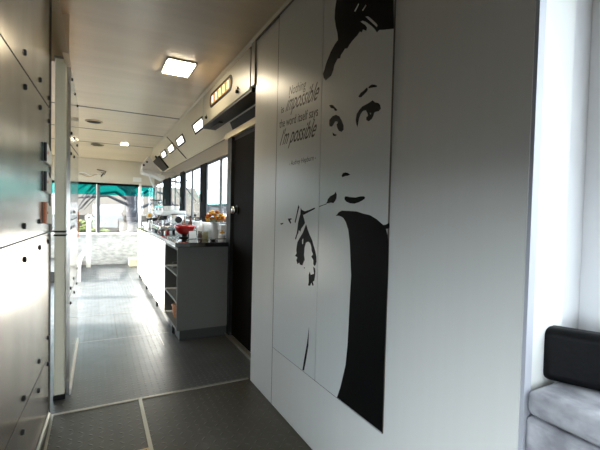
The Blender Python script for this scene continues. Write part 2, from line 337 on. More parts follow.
# outer left wall (front section) with windows letting the low sun in
XO = XL
def side_wall(x0, x1, y0, y1, zs, ze, holes):
    bm = BM(); y = y0
    add_box(bm, x0, x1, y0, y1, zs, holes[0][2]); add_box(bm, x0, x1, y0, y1, holes[0][3], ze)
    for h in holes:
        if h[0] > y: add_box(bm, x0, x1, y, h[0], holes[0][2], holes[0][3])
        y = h[1]
    if y1 > y: add_box(bm, x0, x1, y, y1, holes[0][2], holes[0][3])
    return bm
struct('wall_left_outer', side_wall(XL - .06, XL, 2.7, 9.7, 0, 2.51, [(5.0, 6.4, 0.35, 2.1), (6.5, 7.9, 0.35, 2.1), (8.0, 9.4, 0.35, 2.1)]), 'white', 'white outer left wall with windows', 'wall')
n = 0
for y0, y1 in ((5.0, 6.4), (6.5, 7.9), (8.0, 9.4)):
    n += 1
    wdw = struct('window_%d' % n, box(XL - .035, XL - .029, y0, y1, .35, 2.1), 'glass', 'left side window of the bus', 'window')
    obj('window_frame', add_box(add_box(add_box(add_box(BM(), XL - .05, XL + .004, y0, y1, .35, .38), XL - .05, XL + .004, y0, y1, 2.07, 2.1), XL - .05, XL + .004, y0, y0 + .03, .35, 2.1), XL - .05, XL + .004, y1 - .03, y1, .35, 2.1), 'winframe', wdw)
struct('wall_rear_left', box(-1.2, -0.27, 2.69, 2.72, 0, 2.51), 'white', 'white cross wall behind the near left cabinets', 'wall')

# front wall: textured lower panel, header and windscreen
struct('wall_front', box(XL - .05, 1.26, 9.7, 9.76, 0, 0.70), 'brickwhite', 'white textured panel below the front windscreen', 'wall')
hd = struct('wall_front_header', box(XL - .05, 1.26, 9.7, 9.76, 1.82, 2.5), 'header', 'speckled beige panel above the windscreen', 'wall')
wn = struct('window_4', box(XL, 0.845, 9.725, 9.731, 0.70, 1.82), 'glass', 'front windscreen with a teal sun strip along its top', 'window')
fb = add_box(BM(), XL, 0.85, 9.69, 9.75, 1.785, 1.835); add_box(fb, XL, XL + .03, 9.70, 9.75, .70, 1.8)
obj('window_frame', fb, 'winframe', wn)
obj('window_sill', box(XL, 0.86, 9.66, 9.76, 0.68, 0.715), 'white', wn)
obj('mullion', box(-0.030, 0.045, 9.69, 9.75, 0.71, 1.80), 'winpost', wn)
obj('mullion', box(-0.032, -0.012, 9.685, 9.691, 0.71, 1.80), 'white', wn)
obj('sun_strip', box(XL + .03, 0.845, 9.716, 9.719, 1.565, 1.79), 'teal', wn)
struct('trim_3', box(0.85, 0.895, 9.66, 9.76, 0.0, 1.86), 'hinge', 'pale upright post right of the windscreen', 'trim')
wn = struct('window_5', box(0.905, 1.20, 9.725, 9.731, 0.55, 1.82), 'glass', 'narrow front door pane right of the white post', 'window')
obj('window_frame', add_box(add_box(BM(), .905, 1.2, 9.70, 9.75, 1.78, 1.83), 1.165, 1.2, 9.70, 9.75, .7, 1.8), 'winpost', wn)
obj('sun_strip', box(0.905, 1.165, 9.716, 9.719, 1.565, 1.79), 'teal', wn)
obj('grab_rail', add_tube(BM(), [(1.10, 9.62, 1.52), (1.155, 9.62, 1.42), (1.155, 9.62, 1.0)], .012), 'rust', wn)

# right outer wall: sloped cove, fascia, windows
struct('wall_right_cove', add_prism(BM(), [(1.0, 2.65, 2.51), (1.2, 2.65, 2.03), (1.26, 2.65, 2.03), (1.26, 2.65, 2.56), (1.0, 2.65, 2.56)], (0, 7.05, 0)), 'cove', 'speckled cream cove panel sloping from the ceiling to the window heads', 'wall')
struct('trim_4', add_prism(BM(), [(1.200, 0, 2.03), (1.178, 0, 2.037), (1.178, 0, 2.02), (1.20, 0, 2.0)], (0, 5.86, 0)), 'cove', 'pale bead between the cove and the window fascia', 'trim').location = (0, 3.82, 0)
struct('trim_15', add_prism(BM(), [(1.199, 3.82, 2.022), (1.181, 3.82, 2.019), (1.181, 3.82, 2.008), (1.199, 3.82, 2.008)], (0, 5.86, 0)), 'seam', 'dark shadow gap line under the cove bead', 'trim')
cs = struct('trim_5', add_prism(BM(), [(1.0095, 6.72, 2.474), (1.0115, 6.745, 2.474), (1.198, 5.985, 2.026), (1.196, 5.96, 2.026)], (-0.006, 0, -0.0022)), 'seam', 'dark diagonal joint across the cove', 'trim')
HZ0, HZ1 = 1.10, 1.85
holes = [(3.90, 4.82, HZ0, HZ1), (5.05, 6.16, HZ0, HZ1), (6.45, 7.46, HZ0, HZ1), (8.30, 9.55, HZ0, HZ1)]
struct('wall_right', side_wall(1.2, 1.218, 2.7, 9.7, 0, 2.04, holes), 'white', 'right outer wall carrying the service windows', 'wall')
struct('trim_6', box(1.185, 1.199, 3.82, 9.68, HZ1 + .0, 2.02), 'fascia', 'beige fascia above the side windows', 'trim')
for y0, y1 in ((4.82, 5.05), (6.16, 6.45), (7.46, 8.30)):
    pass
pillars = [(4.80, 5.07), (6.14, 6.47), (7.44, 8.32)]
for k, (y0, y1) in enumerate(pillars):
    struct('trim_%d' % (7 + k), box(1.183, 1.199, y0, y1, HZ0 + .02, HZ1 + (.02 if k else 0)), 'winframe', 'black window pillar on the right wall', 'trim')
for k, (y0, y1, z0, z1) in enumerate(holes):
    w5 = struct('window_%d' % (6 + k), box(1.209, 1.211, y0, y1, z0, z1), 'glass', 'clear sliding side window above the counter', 'window')
    f = BM()
    add_box(f, 1.2, 1.218, y0, y1, z0, z0 + .03); add_box(f, 1.2, 1.218, y0, y1, z1 - .02, z1); add_box(f, 1.2, 1.218, y0, y0 + .015, z0, z1); add_box(f, 1.2, 1.218, y1 - .015, y1, z0, z1)
    obj('window_frame', f, 'winpost', w5)
    mid = (4.20, 5.66, 7.03, 8.9)[k]
    obj('sliding_stile', box(1.203, 1.216, mid - .03, mid + .03, z0 + .02, z1 - .02), 'winpost', w5)
    if k < 3:
        obj('window_latch', box(1.165, 1.186, (5.00, 6.30, 7.9)[k] - .04, (5.00, 6.30, 7.9)[k] + .04, 1.37, 1.47), 'blackmetal', w5, bevel=.004)
struct('trim_10', box(1.12, 1.20, 3.86, 9.6, 1.06, 1.115), 'white', 'white window sill behind the counter', 'trim')
struct('trim_11', box(1.188, 1.199, 3.80, 3.90, 0.0, 1.99), 'winpost', 'grey upright between the door and first window', 'trim')

# black door in the recess between the white panel wall and the counter
struct('wall_right_door_frame', box(1.19, 1.26, 2.62, 3.80, 1.95, 2.04), 'dark', 'dark lintel over the black door', 'wall')
dr = struct('door_1', box(1.188, 1.199, 2.66, 3.66, 0.03, 1.95), 'door', 'black door with a round chrome lock between counter and mural wall', 'door')
obj('door_stile', box(1.160, 1.199, 3.68, 3.80, 0.0, 2.0), 'blackmetal', dr)
lk = obj('door_lock', add_lathe(BM(), [(0.045, 0.0), (0.045, -0.012), (0.030, -0.014)], (1.188, 3.545, 1.27), 24, 'X'), 'blackmetal', dr, smooth=False)
obj('lock_rose', add_lathe(BM(), [(0.033, 0.0), (0.038, -0.02), (0.034, -0.042), (0.001, -0.045)], (1.174, 3.555, 1.27), 24, 'X'), 'chrome', lk, smooth=True)
struct('trim_12', box(1.150, 1.19, 2.7, 3.80, 0.0, 0.022), 'alu', 'pale threshold strip under the black door', 'trim')
struct('trim_13', add_prism(BM(), [(1.15, 2.66, 1.985), (1.15, 2.66, 2.042), (1.195, 2.66, 2.042), (1.195, 2.66, 1.99)], (0, 1.22, 0)), 'cove', 'pale ledge above the black door', 'trim')

# white panelled partition carrying the mural
wr = struct('wall_mural', box(1.011, 1.199, 0.625, 2.655, 0.006, 2.508), 'laminate', 'large satin white laminate partition', 'wall')
obj('panel_joint', box(1.0100, 1.0115, 2.262, 2.266, 0.006, 2.508), 'seam', wr)
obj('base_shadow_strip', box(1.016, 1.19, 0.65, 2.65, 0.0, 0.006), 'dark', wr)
obj('top_trim', box(1.0, 1.011, 0.645, 2.655, 2.488, 2.508), 'seam', wr)
struct('trim_14', box(1.013, 1.042, 0.614, 0.6245, 0.0, 2.508), 'cornergrey', 'bright aluminium corner post at the end of the white partition', 'trim')
struct('wall_niche_end', box(1.20, 1.40, 0.6605, 0.69, 0.0, 2.508), 'satin', 'bright satin white end wall of the bench niche', 'wall')
struct('wall_niche_end', box(1.044, 1.1995, 0.6605, 0.668, 0.0, 2.508), 'satin', 'bright satin white end wall of the bench niche', 'wall')
struct('wall_niche_outer', side_wall(1.36, 1.40, -2.6, 0.66, 0, 2.51, [(-1.3, 0.5, 0.95, 2.1)]), 'satin', 'outer wall beside the bench with a window', 'wall')
wn = struct('window_10', box(1.378, 1.382, -1.3, .5, .95, 2.1), 'glass', 'window beside the bench behind the viewer', 'window')
struct('ceiling_niche', box(1.02, 1.40, -2.6, .645, 2.51, 2.56), 'ceil', 'ceiling above the bench niche', 'ceiling')
# rear wall with a window, behind the camera
struct('wall_rear', add_box(add_box(add_box(add_box(BM(), -.5, 1.4, -2.66, -2.6, 0, .3), -.5, 1.4, -2.66, -2.6, 1.5, 2.56), -.5, -.25, -2.66, -2.6, .3, 1.5), 1.25, 1.4, -2.66, -2.6, .3, 1.5), 'white', 'rear wall behind the viewer', 'wall')
struct('window_11', box(-.25, 1.25, -2.64, -2.636, .3, 1.5), 'glass', 'rear window behind the viewer', 'window')

# ================================================================== MURAL
MURAL = {
 'hair': [[[(1.178,2.164),(1.174,2.08),(1.17,2.015),(1.169,1.969),(1.2,1.98),(1.23,1.99),(1.256,2),(1.27,1.995),(1.281,2.01),(1.3,2.03),(1.323,2.051),(1.347,2.071),(1.371,2.086),(1.386,2.088),(1.37,2.074),(1.352,2.06),(1.338,2.043),(1.342,2.031),(1.354,2.039),(1.366,2.047),(1.375,2.037),(1.387,2.047),(1.405,2.038),(1.426,2.033),(1.448,2.026),(1.467,2.018),(1.48,2.008),(1.5,2.014),(1.52,2.003),(1.533,1.997),(1.54,1.983),(1.561,1.989),(1.575,1.978),(1.589,1.965),(1.596,1.947),(1.604,1.938),(1.613,1.926),(1.633,1.922),(1.664,1.917),(1.685,1.935),(1.693,1.959),(1.678,1.977),(1.666,1.998),(1.652,2.014),(1.623,2.044),(1.587,2.067),(1.561,2.077),(1.567,2.11),(1.583,2.148),(1.596,2.193),(1.595,2.232),(1.585,2.274),(1.57,2.314),(1.543,2.354)], [(1.352,2.095),(1.333,2.088),(1.317,2.074),(1.298,2.056),(1.279,2.037),(1.267,2.023),(1.271,2.016),(1.286,2.031),(1.309,2.053),(1.332,2.075)], [(1.405,2.175),(1.399,2.168),(1.426,2.148),(1.434,2.155)], [(1.352,2.145),(1.345,2.138),(1.369,2.126),(1.377,2.132)]]],
 'eyebrow': [[[(1.386,1.767),(1.376,1.759),(1.364,1.758),(1.345,1.765),(1.328,1.771),(1.32,1.778),(1.323,1.787),(1.331,1.788),(1.345,1.782),(1.369,1.777)]],
   [[(1.317,1.787),(1.306,1.791),(1.293,1.792),(1.273,1.785),(1.259,1.777),(1.262,1.773),(1.278,1.776),(1.3,1.78),(1.314,1.781)]],
   [[(1.626,1.785),(1.603,1.782),(1.588,1.775),(1.576,1.765),(1.553,1.747),(1.557,1.742),(1.572,1.746),(1.584,1.759),(1.61,1.768)]]],
 'eye': [[[(1.387,1.634),(1.395,1.648),(1.4,1.667),(1.395,1.692),(1.377,1.706),(1.354,1.716),(1.32,1.719),(1.305,1.721),(1.286,1.725),(1.27,1.713),(1.248,1.705),(1.236,1.694),(1.232,1.678),(1.245,1.671),(1.263,1.673),(1.273,1.671),(1.278,1.66),(1.288,1.649),(1.308,1.643),(1.324,1.652),(1.325,1.663),(1.314,1.667),(1.318,1.68),(1.33,1.694),(1.35,1.696),(1.366,1.687),(1.377,1.67),(1.383,1.646)], [(1.303,1.677),(1.295,1.676),(1.293,1.67),(1.299,1.669)]],
   [[(1.622,1.694),(1.62,1.713),(1.593,1.724),(1.563,1.725),(1.534,1.712),(1.512,1.688),(1.496,1.662),(1.495,1.642),(1.512,1.635),(1.535,1.645),(1.549,1.662),(1.554,1.679),(1.543,1.682),(1.55,1.692),(1.569,1.694),(1.581,1.684),(1.595,1.675),(1.616,1.68)]],
   [[(1.589,1.646),(1.569,1.634),(1.549,1.628),(1.566,1.624),(1.584,1.63)]]],
 'nose': [[[(1.5,1.429),(1.496,1.436),(1.487,1.442),(1.471,1.443),(1.453,1.44),(1.431,1.43),(1.453,1.426),(1.47,1.427),(1.479,1.425),(1.493,1.423)]]],
 'lips': [[[(1.472,1.328),(1.466,1.333),(1.452,1.333),(1.429,1.329),(1.384,1.326),(1.354,1.33),(1.328,1.33),(1.317,1.324),(1.322,1.318),(1.335,1.313),(1.359,1.305),(1.395,1.299),(1.427,1.301),(1.456,1.309),(1.47,1.318)]],
   [[(1.631,1.303),(1.621,1.313),(1.616,1.324),(1.594,1.338),(1.56,1.347),(1.546,1.358),(1.537,1.342),(1.54,1.325),(1.551,1.314),(1.565,1.304),(1.588,1.307),(1.614,1.304)]]],
 'hand': [[[(1.901,1.281),(1.885,1.27),(1.849,1.263),(1.794,1.272),(1.744,1.283),(1.741,1.276),(1.797,1.261),(1.849,1.247),(1.871,1.242),(1.859,1.222),(1.846,1.199),(1.865,1.183),(1.889,1.166),(1.898,1.149),(1.917,1.157),(1.922,1.14),(1.938,1.123),(1.949,1.1),(1.962,1.105),(1.943,1.135),(1.934,1.166),(1.929,1.194),(1.916,1.223),(1.903,1.246)]],
   [[(1.93,1.298),(1.917,1.287),(1.94,1.241),(1.96,1.195),(1.971,1.201),(1.952,1.241),(1.937,1.279)]],
   [[(2.166,1.186),(2.123,1.191),(2.127,1.183),(2.159,1.178)]],
   [[(2.062,1.218),(2.015,1.221),(2.01,1.215),(2.032,1.211),(2.014,1.193),(2.027,1.189),(2.05,1.205)]],
   [[(1.833,1.193),(1.816,1.167),(1.791,1.137),(1.764,1.112),(1.745,1.082),(1.726,1.054),(1.715,1.029),(1.712,1.003),(1.718,0.989),(1.73,0.977),(1.744,0.986),(1.745,1.008),(1.767,1.023),(1.75,1.038),(1.765,1.054),(1.77,1.076),(1.785,1.095),(1.807,1.1),(1.831,1.092),(1.845,1.065),(1.849,1.023),(1.84,0.997),(1.851,0.986),(1.864,0.964),(1.893,0.964),(1.904,0.975),(1.924,0.963),(1.939,0.985),(1.926,1.001),(1.957,1.007),(1.937,1.023),(1.942,1.042),(1.939,1.061),(1.93,1.088),(1.901,1.116),(1.867,1.146),(1.845,1.177)], [(1.876,1.104),(1.861,1.114),(1.862,1.084),(1.873,1.08)]],
   [[(1.745,0.973),(1.726,0.967),(1.721,0.95),(1.724,0.923),(1.731,0.9),(1.745,0.894),(1.735,0.876),(1.749,0.872),(1.759,0.887),(1.774,0.866),(1.796,0.865),(1.789,0.882),(1.791,0.922),(1.781,0.941),(1.768,0.925),(1.75,0.932),(1.735,0.937)]],
   [[(1.85,0.955),(1.834,0.956),(1.84,0.949)]],
   [[(1.774,0.645),(1.776,0.547),(1.798,0.458),(1.818,0.393),(1.836,0.389),(1.821,0.45),(1.792,0.553)]],
   [[(1.699,1.29),(1.658,1.297),(1.629,1.302),(1.626,1.299),(1.658,1.294),(1.697,1.286)]]],
 'dress': [[[(1.541,1.243),(1.527,1.252),(1.517,1.26),(1.492,1.268),(1.439,1.267),(1.375,1.265),(1.327,1.256),(1.281,1.25),(1.237,1.234),(1.195,1.212),(1.18,1.214),(1.164,1.221),(1.159,1.219),(1.158,1.202),(1.167,1.199),(1.179,1.197),(1.169,1.174),(1.161,1.142),(1.159,1.038),(1.161,0.998),(1.163,0.906),(1.163,0.775),(1.164,0.661),(1.164,0.389),(1.491,0.388),(1.464,0.449),(1.446,0.506),(1.428,0.565),(1.417,0.661),(1.413,0.746),(1.408,0.89),(1.403,0.981),(1.408,1.018),(1.414,1.069),(1.42,1.121),(1.435,1.181),(1.456,1.216),(1.477,1.234),(1.498,1.241),(1.519,1.244)]]],
}

mu = thing('wall_mural_print', 'tall two-board black and white mural of a woman\'s face with lettered quotation', 'mural', (1.011, 1.7, 0.386))
def inmural(o): o.parent = mu; o.matrix_parent_inverse = Matrix.Translation((-1.011, -1.7, -0.386)); return o
inmural(obj('board', box(1.0040, 1.0105, 1.7045, 2.239, 0.386, 2.487), 'board'))
inmural(obj('board', box(1.0040, 1.0105, 1.169, 1.6985, 0.386, 2.487), 'board'))
inmural(obj('board_gap', box(1.0070, 1.0105, 1.6985, 1.7045, 0.386, 2.487), 'seam'))
inmural(obj('board_edge', box(1.0036, 1.0105, 1.1665, 1.169, 0.384, 2.487), 'seam'))
inmural(obj('board_edge', box(1.0036, 1.0105, 1.169, 2.239, 0.3835, 0.386), 'seam'))
for kind, shapes in MURAL.items():
    for lp in shapes:
        inmural(poly_print('printed_' + kind, lp, 1.0035, 'print', None))
TX = 1.0036
for nm, s, a_, b_, h_, sh, of in (('lettering', 'Nothing', (2.084, 1.952), (1.872, 1.935), .052, .15, 0.0),
        ('lettering', 'is', (2.190, 1.868), (2.150, 1.868), .042, .0, .01),
        ('lettering', 'impossible', (2.128, 1.866), (1.728, 1.842), .092, .8, .006),
        ('lettering', 'the word itself says', (2.212, 1.782), (1.734, 1.758), .050, .0, .008),
        ('lettering', "I'm possible", (2.200, 1.672), (1.745, 1.655), .092, .8, .006),
        ('lettering', '- Audrey Hepburn -', (2.060, 1.532), (1.744, 1.532), .028, .15, 0.0)):
    inmural(wall_text(nm, s, *a_, *b_, h_, TX, 'text', None, sh, of))

# ================================================================== CEILING AND COVE FITTINGS
def ceiling_lamp(x, y, label, grp, sc=1.0):
    t = thing('ceiling_lamp', label, 'lamp', (x, y, 2.51), 0, grp)
    t.scale = (sc, sc, sc)
    obj('frame', add_box(BM(), -.125, .125, -.185, .185, -.012, -0.0005), 'alu', t, bevel=.003)
    obj('led_panel', box(-.11, .11, -.165, .165, -.020, -.0125), 'lamp', t)
    for sx in (-1, 1):
        for sy in (-1, 1): obj('screw', add_lathe(BM(), [(.008, -.0145), (.008, -.0125)], (sx * .117, sy * .172, -0.0), 8), 'blackmetal', t)
ceiling_lamp(.62, 3.53, 'bright square ceiling lamp nearest the viewer above the walkway', None)
ceiling_lamp(.45, 8.15, 'small glowing panel standing in for a reflection on the ceiling near the front of the bus', None, .55)  # added glow in place of a reflection on the sloped front ceiling
for (x, y, lb) in ((-.055, 6.33, 'dark oval ceiling vent in the nearer ceiling panel'), (-.01, 8.5, 'dark oval ceiling vent in the farther ceiling panel by the windscreen')):
    zz = 2.51 if y < 8.3 else 2.51 - (y - 8.345) * .1071
    t = thing('ceiling_vent', lb, 'vent', (x, y, zz), 0, 'round ceiling vents')
    obj('vent_rim', add_lathe(BM(), [(.115, -.001), (.115, -.010), (.095, -.014), (.095, -.001)], (0, 0, 0), 28), 'brass', t)
    obj('vent_grille', add_lathe(BM(), [(.094, -.002), (.094, -.009), (.001, -.009)], (0, 0, 0), 28), 'screen', t)
cdir = Vector((0.2, 0, -0.48)).normalized(); cnor = Vector((-0.48, 0, -0.2)).normalized()
def CV(y, s, out=0): p = Vector((1.0, y, 2.51)) + cdir * s + cnor * out; return p
def quad_on_cove(y0, y1, s0, s1, o0, o1): return add_prism(BM(), [CV(y0, s0, o0), CV(y1, s0, o0), CV(y1, s1, o0), CV(y0, s1, o0)], cnor * (o1 - o0))
for (y0, y1, lb) in ((4.48, 5.06, 'lit square cove light tucked against the overhead locker'), (5.67, 6.23, 'lit square cove light, second out from the overhead locker'), (6.49, 7.05, 'lit square cove light, third out from the overhead locker'), (7.30, 7.82, 'lit square cove light beside the dark screen')):
    t = thing('cove_light', lb, 'light', CV(y0, .29, .001), 0, 'square cove lights above the side windows')
    inv = Matrix.Translation(-CV(y0, .29, .001))
    for nm, m, q in (('light_frame', 'screen', (y0, y1, .172, .296, .001, .008)), ('light_lens', 'lampwin', (y0 + .07, y1 - .07, .192, .276, .0085, .0105))):
        o = obj(nm, quad_on_cove(*q), m, t); o.matrix_parent_inverse = inv
t = thing('wall_screen', 'dark flat screen fixed on the cream cove near the front', 'screen', CV(8.0, .5, .002)); inv = Matrix.Translation(-CV(8.0, .5, .002))
o = obj('screen_casing', add_prism(BM(), [CV(8.95, .215, .002), CV(8.03, .20, .002), CV(7.58, .485, .002), CV(8.2, .50, .002)], cnor * .03), 'screen', t); o.matrix_parent_inverse = inv
o = obj('screen_bracket', add_prism(BM(), [CV(8.5, .15, .002), CV(8.4, .15, .002), CV(8.4, .2, .002), CV(8.5, .2, .002)], cnor * .02), 'blackmetal', t); o.matrix_parent_inverse = inv

# hanging cream housing
t = thing('ceiling_housing', 'cream wedge shaped housing hung below the ceiling at the window end', 'housing', (.80, 6.9, 2.51))
def hz(pts, y): return [(x - .80, y, z - 2.51) for x, z in pts]
obj('casing', add_prism(BM(), hz([(.754, 2.153), (.662, 2.029), (.652, 1.93), (.775, 1.925), (.90, 1.885), (.931, 1.915)], 0), (0, .34, 0)), 'housing', t, bevel=.008)
obj('mount_bracket', box(.12, .384, .1, .2, -.615, -.590), 'housing', t)
obj('lower_flap', add_prism(BM(), hz([(.648, 1.915), (.772, 1.921), (.90, 1.879), (1.013, 1.819), (.985, 1.766), (.852, 1.826), (.75, 1.85), (.664, 1.87)], -.04), (0, .40, 0)), 'housing', t, bevel=.006)
obj('support_arm', add_tube(BM(), hz([(.755, 1.86), (.80, 1.72), (.845, 1.63)], .05), .014), 'white', t)
for q in ((.724, 2.05), (.675, 1.995)):
    obj('bolt', add_lathe(BM(), [(.017, -.010), (.017, .0)], (q[0] - .80, .0, q[1] - 2.51), 12, 'Y'), 'blackmetal', t)

# overhead locker with oblong lit window
t = thing('overhead_locker', 'grey overhead locker with an amber lit oblong window above the black door', 'locker', (1.0, 2.74, 2.15))
z0, z1, y0, y1 = .0, .338, .0, 1.50
obj('locker_body', add_prism(BM(), [(.008, y0, z0), (.008, y0, z1), (.02, y0, z1), (.155, y0, 0.0)], (0, y1 - y0, 0)), 'blackmetal', t)
def rrect(yc, zc, hy, hz, r, n=6):
    out = []
    for cx_, cz_, a0 in ((hy - r, hz - r, 0), (-hy + r, hz - r, 90), (-hy + r, -hz + r, 180), (hy - r, -hz + r, 270)):
        for k in range(n + 1):
            a_ = math.radians(a0 + 90 * k / n); out.append((yc + cx_ + r * math.cos(a_), zc + cz_ + r * math.sin(a_)))
    return out
obj('locker_filler', box(0.0, .14, -.083, -.012, .03, .345), 'locker', t)
dm = obj('locker_door', add_prism(BM(), [(0, y, z) for y, z in rrect(.745, .175, .735, .155, .03)], (.0075, 0, 0)), 'locker', t, bevel=.002)
obj('door_gasket', add_prism(BM(), [(0.006, y, z) for y, z in rrect(.745, .170, .749, .168, .035)], (.004, 0, 0)), 'dark', t)
YC, ZC = .805, .205
obj('window_gasket', add_prism(BM(), [(-.004, y, z) for y, z in rrect(YC, ZC, .365, .070, .066)], (.004, 0, 0)), 'screen', dm)
obj('window_lens', add_prism(BM(), [(-.0055, y, z) for y, z in rrect(YC, ZC, .325, .046, .043)], (.0015, 0, 0)), 'amber', dm)
for k in range(5):
    yy = YC - .25 + k * .125
    obj('lamp_tube', box(-.0075, -.0055, yy - .022, yy + .022, ZC - .034, ZC + .034), 'tube', dm)
for yy, zz in ((.29, .075), (1.29, .075)):
    obj('locker_knob', add_tube(BM(), [(0, yy, zz), (-.02, yy, zz)], .014, 12), 'blackmetal', dm)
    obj('locker_knob', add_tube(BM(), [(0, yy, zz + .028), (-.012, yy, zz + .028)], .010, 12), 'chrome', dm)
obj('underside_vent', add_prism(BM(), [(.06, 1.05, -.003), (.10, 1.05, -.003), (.10, 1.35, -.003), (.06, 1.35, -.003)], (0, 0, -.012)), 'dark', t)

t = thing('locker_shade_panel', 'dark panel painted as shade on the cove between the overhead locker and the ledge over the door', 'panel', CV(2.7, .40, .001)); inv = Matrix.Translation(-CV(2.7, .40, .001))
o = obj('shade_panel', quad_on_cove(2.75, 3.72, .405, .505, .001, .006), 'screen', t); o.matrix_parent_inverse = inv  # shade under the locker, put in as a dark sheet over the cream cove
# front header ornament and small sign plate
t = thing('wall_ornament', 'wavy pale branch ornament with a dark forked tip on the header above the windscreen', 'ornament', (0.0, 9.695, 2.0))
obj('pale_branch', add_tube(BM(), [(-.38 + .06 * k, -.012, .035 * math.sin(k * 1.1) + .01) for k in range(9)], .012, 8), 'white', t)
obj('pale_branch', add_tube(BM(), [(-.36 + .05 * k, -.02, .03 * math.cos(k * .9) - .02) for k in range(8)], .009, 8), 'brass', t)
obj('dark_twig', add_tube(BM(), [(-.02, -.014, .12), (.06, -.014, .11), (.13, -.014, .10), (.10, -.014, .03), (.06, -.014, -.03)], .010, 8), 'blackmetal', t)
obj('dark_twig', add_tube(BM(), [(.07, -.014, .06), (.13, -.014, .02), (.16, -.014, .10)], .008, 8), 'blackmetal', t)
tag(obj('sign_plate', box(.72, .90, 9.685, 9.699, 1.90, 2.0), 'white'), 'small blank white plate on the header by the upright post', 'sign')

# ================================================================== COUNTER
YC0, YC1 = 3.74, 7.68; XF = .67
co = thing('kitchen_counter', 'long white fronted counter cabinet with a grey end panel and open shelves', 'cabinet', (XF, YC0, 0))
def K(*a): return box(*a)
obj('end_panel', K(0.0, .513, 0, .02, .105, .905), 'cabinet', co)
obj('plinth', K(.035, .50, .03, 3.86, 0, .1045), 'plinth', co)
obj('back_panel', K(.42, .513, .02, 3.94, .105, .905), 'cabinet', co)
obj('shelf_bottom', K(0.0, .42, .02, .76, .105, .13), 'cabinet', co)
obj('shelf', K(0.0, .42, .02, .74, .365, .385), 'cabinet', co)
obj('shelf', K(0.0, .42, .02, .74, .622, .642), 'cabinet', co)
obj('divider', K(0.0, .42, .74, .76, .13, .905), 'cabinet', co)
obj('top_rail', K(0.0, .42, .02, .74, .875, .905), 'cabinet', co)
for k in range(4):
    d = obj('cabinet_door', K(-.004, .016, .765 + k * .794, .765 + k * .794 + .788, .107, .90), 'cabfront', co, bevel=.002)
    obj('handle', K(-.012, -.004, .765 + k * .794 + .06, .765 + k * .794 + .14, .855, .868), 'alu', d)
obj('carcass', K(.02, .42, .77, 3.94, .105, .90), 'cabfront', co)
for yy in (.3, 1.5, 2.7, 3.8): obj('cabinet_foot', K(.01, .034, yy, yy + .03, 0.0, .105), 'blackmetal', co)
wt = tag(obj('worktop', box(.645, 1.183, 3.715, 7.72, .9055, .948), 'granite', bevel=.003), 'polished black stone worktop on the long counter', 'worktop')
# things on the shelves
t = thing('wicker_basket', 'orange wicker basket on the lowest counter shelf', 'basket', (.80, 4.14, .1305))
obj('basket_body', add_lathe(BM(), [(.085, 0), (.10, .06), (.105, .13), (.095, .13), (.09, .06), (.078, .012), (.001, .01)], seg=20), 'wicker', t)
obj('basket_rim', add_lathe(BM(), [(.108, .125), (.112, .135), (.104, .142), (.096, .135)], seg=20), 'wicker', t)
t = thing('dark_jug', 'small dark jug on the middle counter shelf', 'jug', (.76, 4.02, .3855))
obj('jug_body', add_lathe(BM(), [(.04, 0), (.05, .04), (.03, .09), (.034, .12), (.028, .12), (.001, .02)]), 'blackmetal', t, smooth=True)
obj('jug_handle', add_tube(BM(), [(0, -.03, .1), (0, -.075, .09), (0, -.075, .04), (0, -.045, .03)], .006), 'blackmetal', t)
t = thing('coiled_cable', 'dark looped cable on the top counter shelf', 'cable', (.74, 4.04, .6425))
obj('cable_loop', add_tube(BM(), [(.06 * math.cos(a_ * .7), .06 * math.sin(a_ * .7), .01 + .005 * a_) for a_ in range(20)], .006), 'blackmetal', t)

TOP = .9485
# red pedestal bowl
t = thing('red_bowl', 'shiny red pedestal bowl near the front edge of the worktop', 'bowl', (.862, 4.40, TOP))
obj('bowl_cup', add_lathe(BM(), [(.03, .038), (.065, .050), (.095, .082), (.112, .115), (.117, .142), (.110, .142), (.09, .09), (.055, .06), (.001, .05)], seg=32), 'red', t, smooth=True)
obj('bowl_foot', add_lathe(BM(), [(.06, 0), (.062, .010), (.03, .016), (.028, .034), (.04, .042)], seg=24), 'screen', t, smooth=True)
t = thing('card_holder', 'small pale card standing in front of the red bowl', 'card', (.915, 4.20, TOP), .5)
obj('card', add_prism(BM(), [(-.05, 0, .004), (.05, 0, .004), (.045, .012, .085), (-.045, .012, .085)], (0, .006, 0)), 'ceramic', t)
obj('card_base', box(-.05, .05, -.012, .022, 0, .008), 'clear', t)
# flower vase
t = thing('flower_vase', 'tall white vase on the counter by the door end', 'vase', (1.103, 4.02, TOP))
obj('vase_body', add_lathe(BM(), [(.028, 0), (.032, .02), (.038, .14), (.046, .19), (.041, .19), (.032, .13), (.02, .02), (.001, .015)], seg=24), 'ceramic', t, smooth=True)
t = thing('flower_bouquet', 'bunch of orange flowers standing in the tall white vase', 'flowers', (1.103, 4.02, TOP + .16))
rr = random.Random(3)
for k in range(26):
    a_ = k * 2.4; q_ = math.sqrt((k + .5) / 26); r_ = .088 * math.sin(q_ * 1.65); h = .055 + .09 * math.cos(q_ * 1.65) + rr.uniform(-.006, .008)
    c = (r_ * math.cos(a_), r_ * math.sin(a_), h); bmf = BM()
    for j in range(6):
        b_ = j * math.pi / 3; add_ball(bmf, (c[0] + .011 * math.cos(b_), c[1] + .011 * math.sin(b_), c[2] + .003), .014, 1, (1, 1, .8))
    add_ball(bmf, c, .016, 1); obj('blossom', bmf, 'yellow' if k % 3 == 1 else 'orange', t)
    obj('stem', add_tube(BM(), [(c[0] * .1, c[1] * .1, -.12), (c[0] * .25, c[1] * .25, .03), (c[0], c[1], c[2] - .01)], .002, 5), 'green', t)
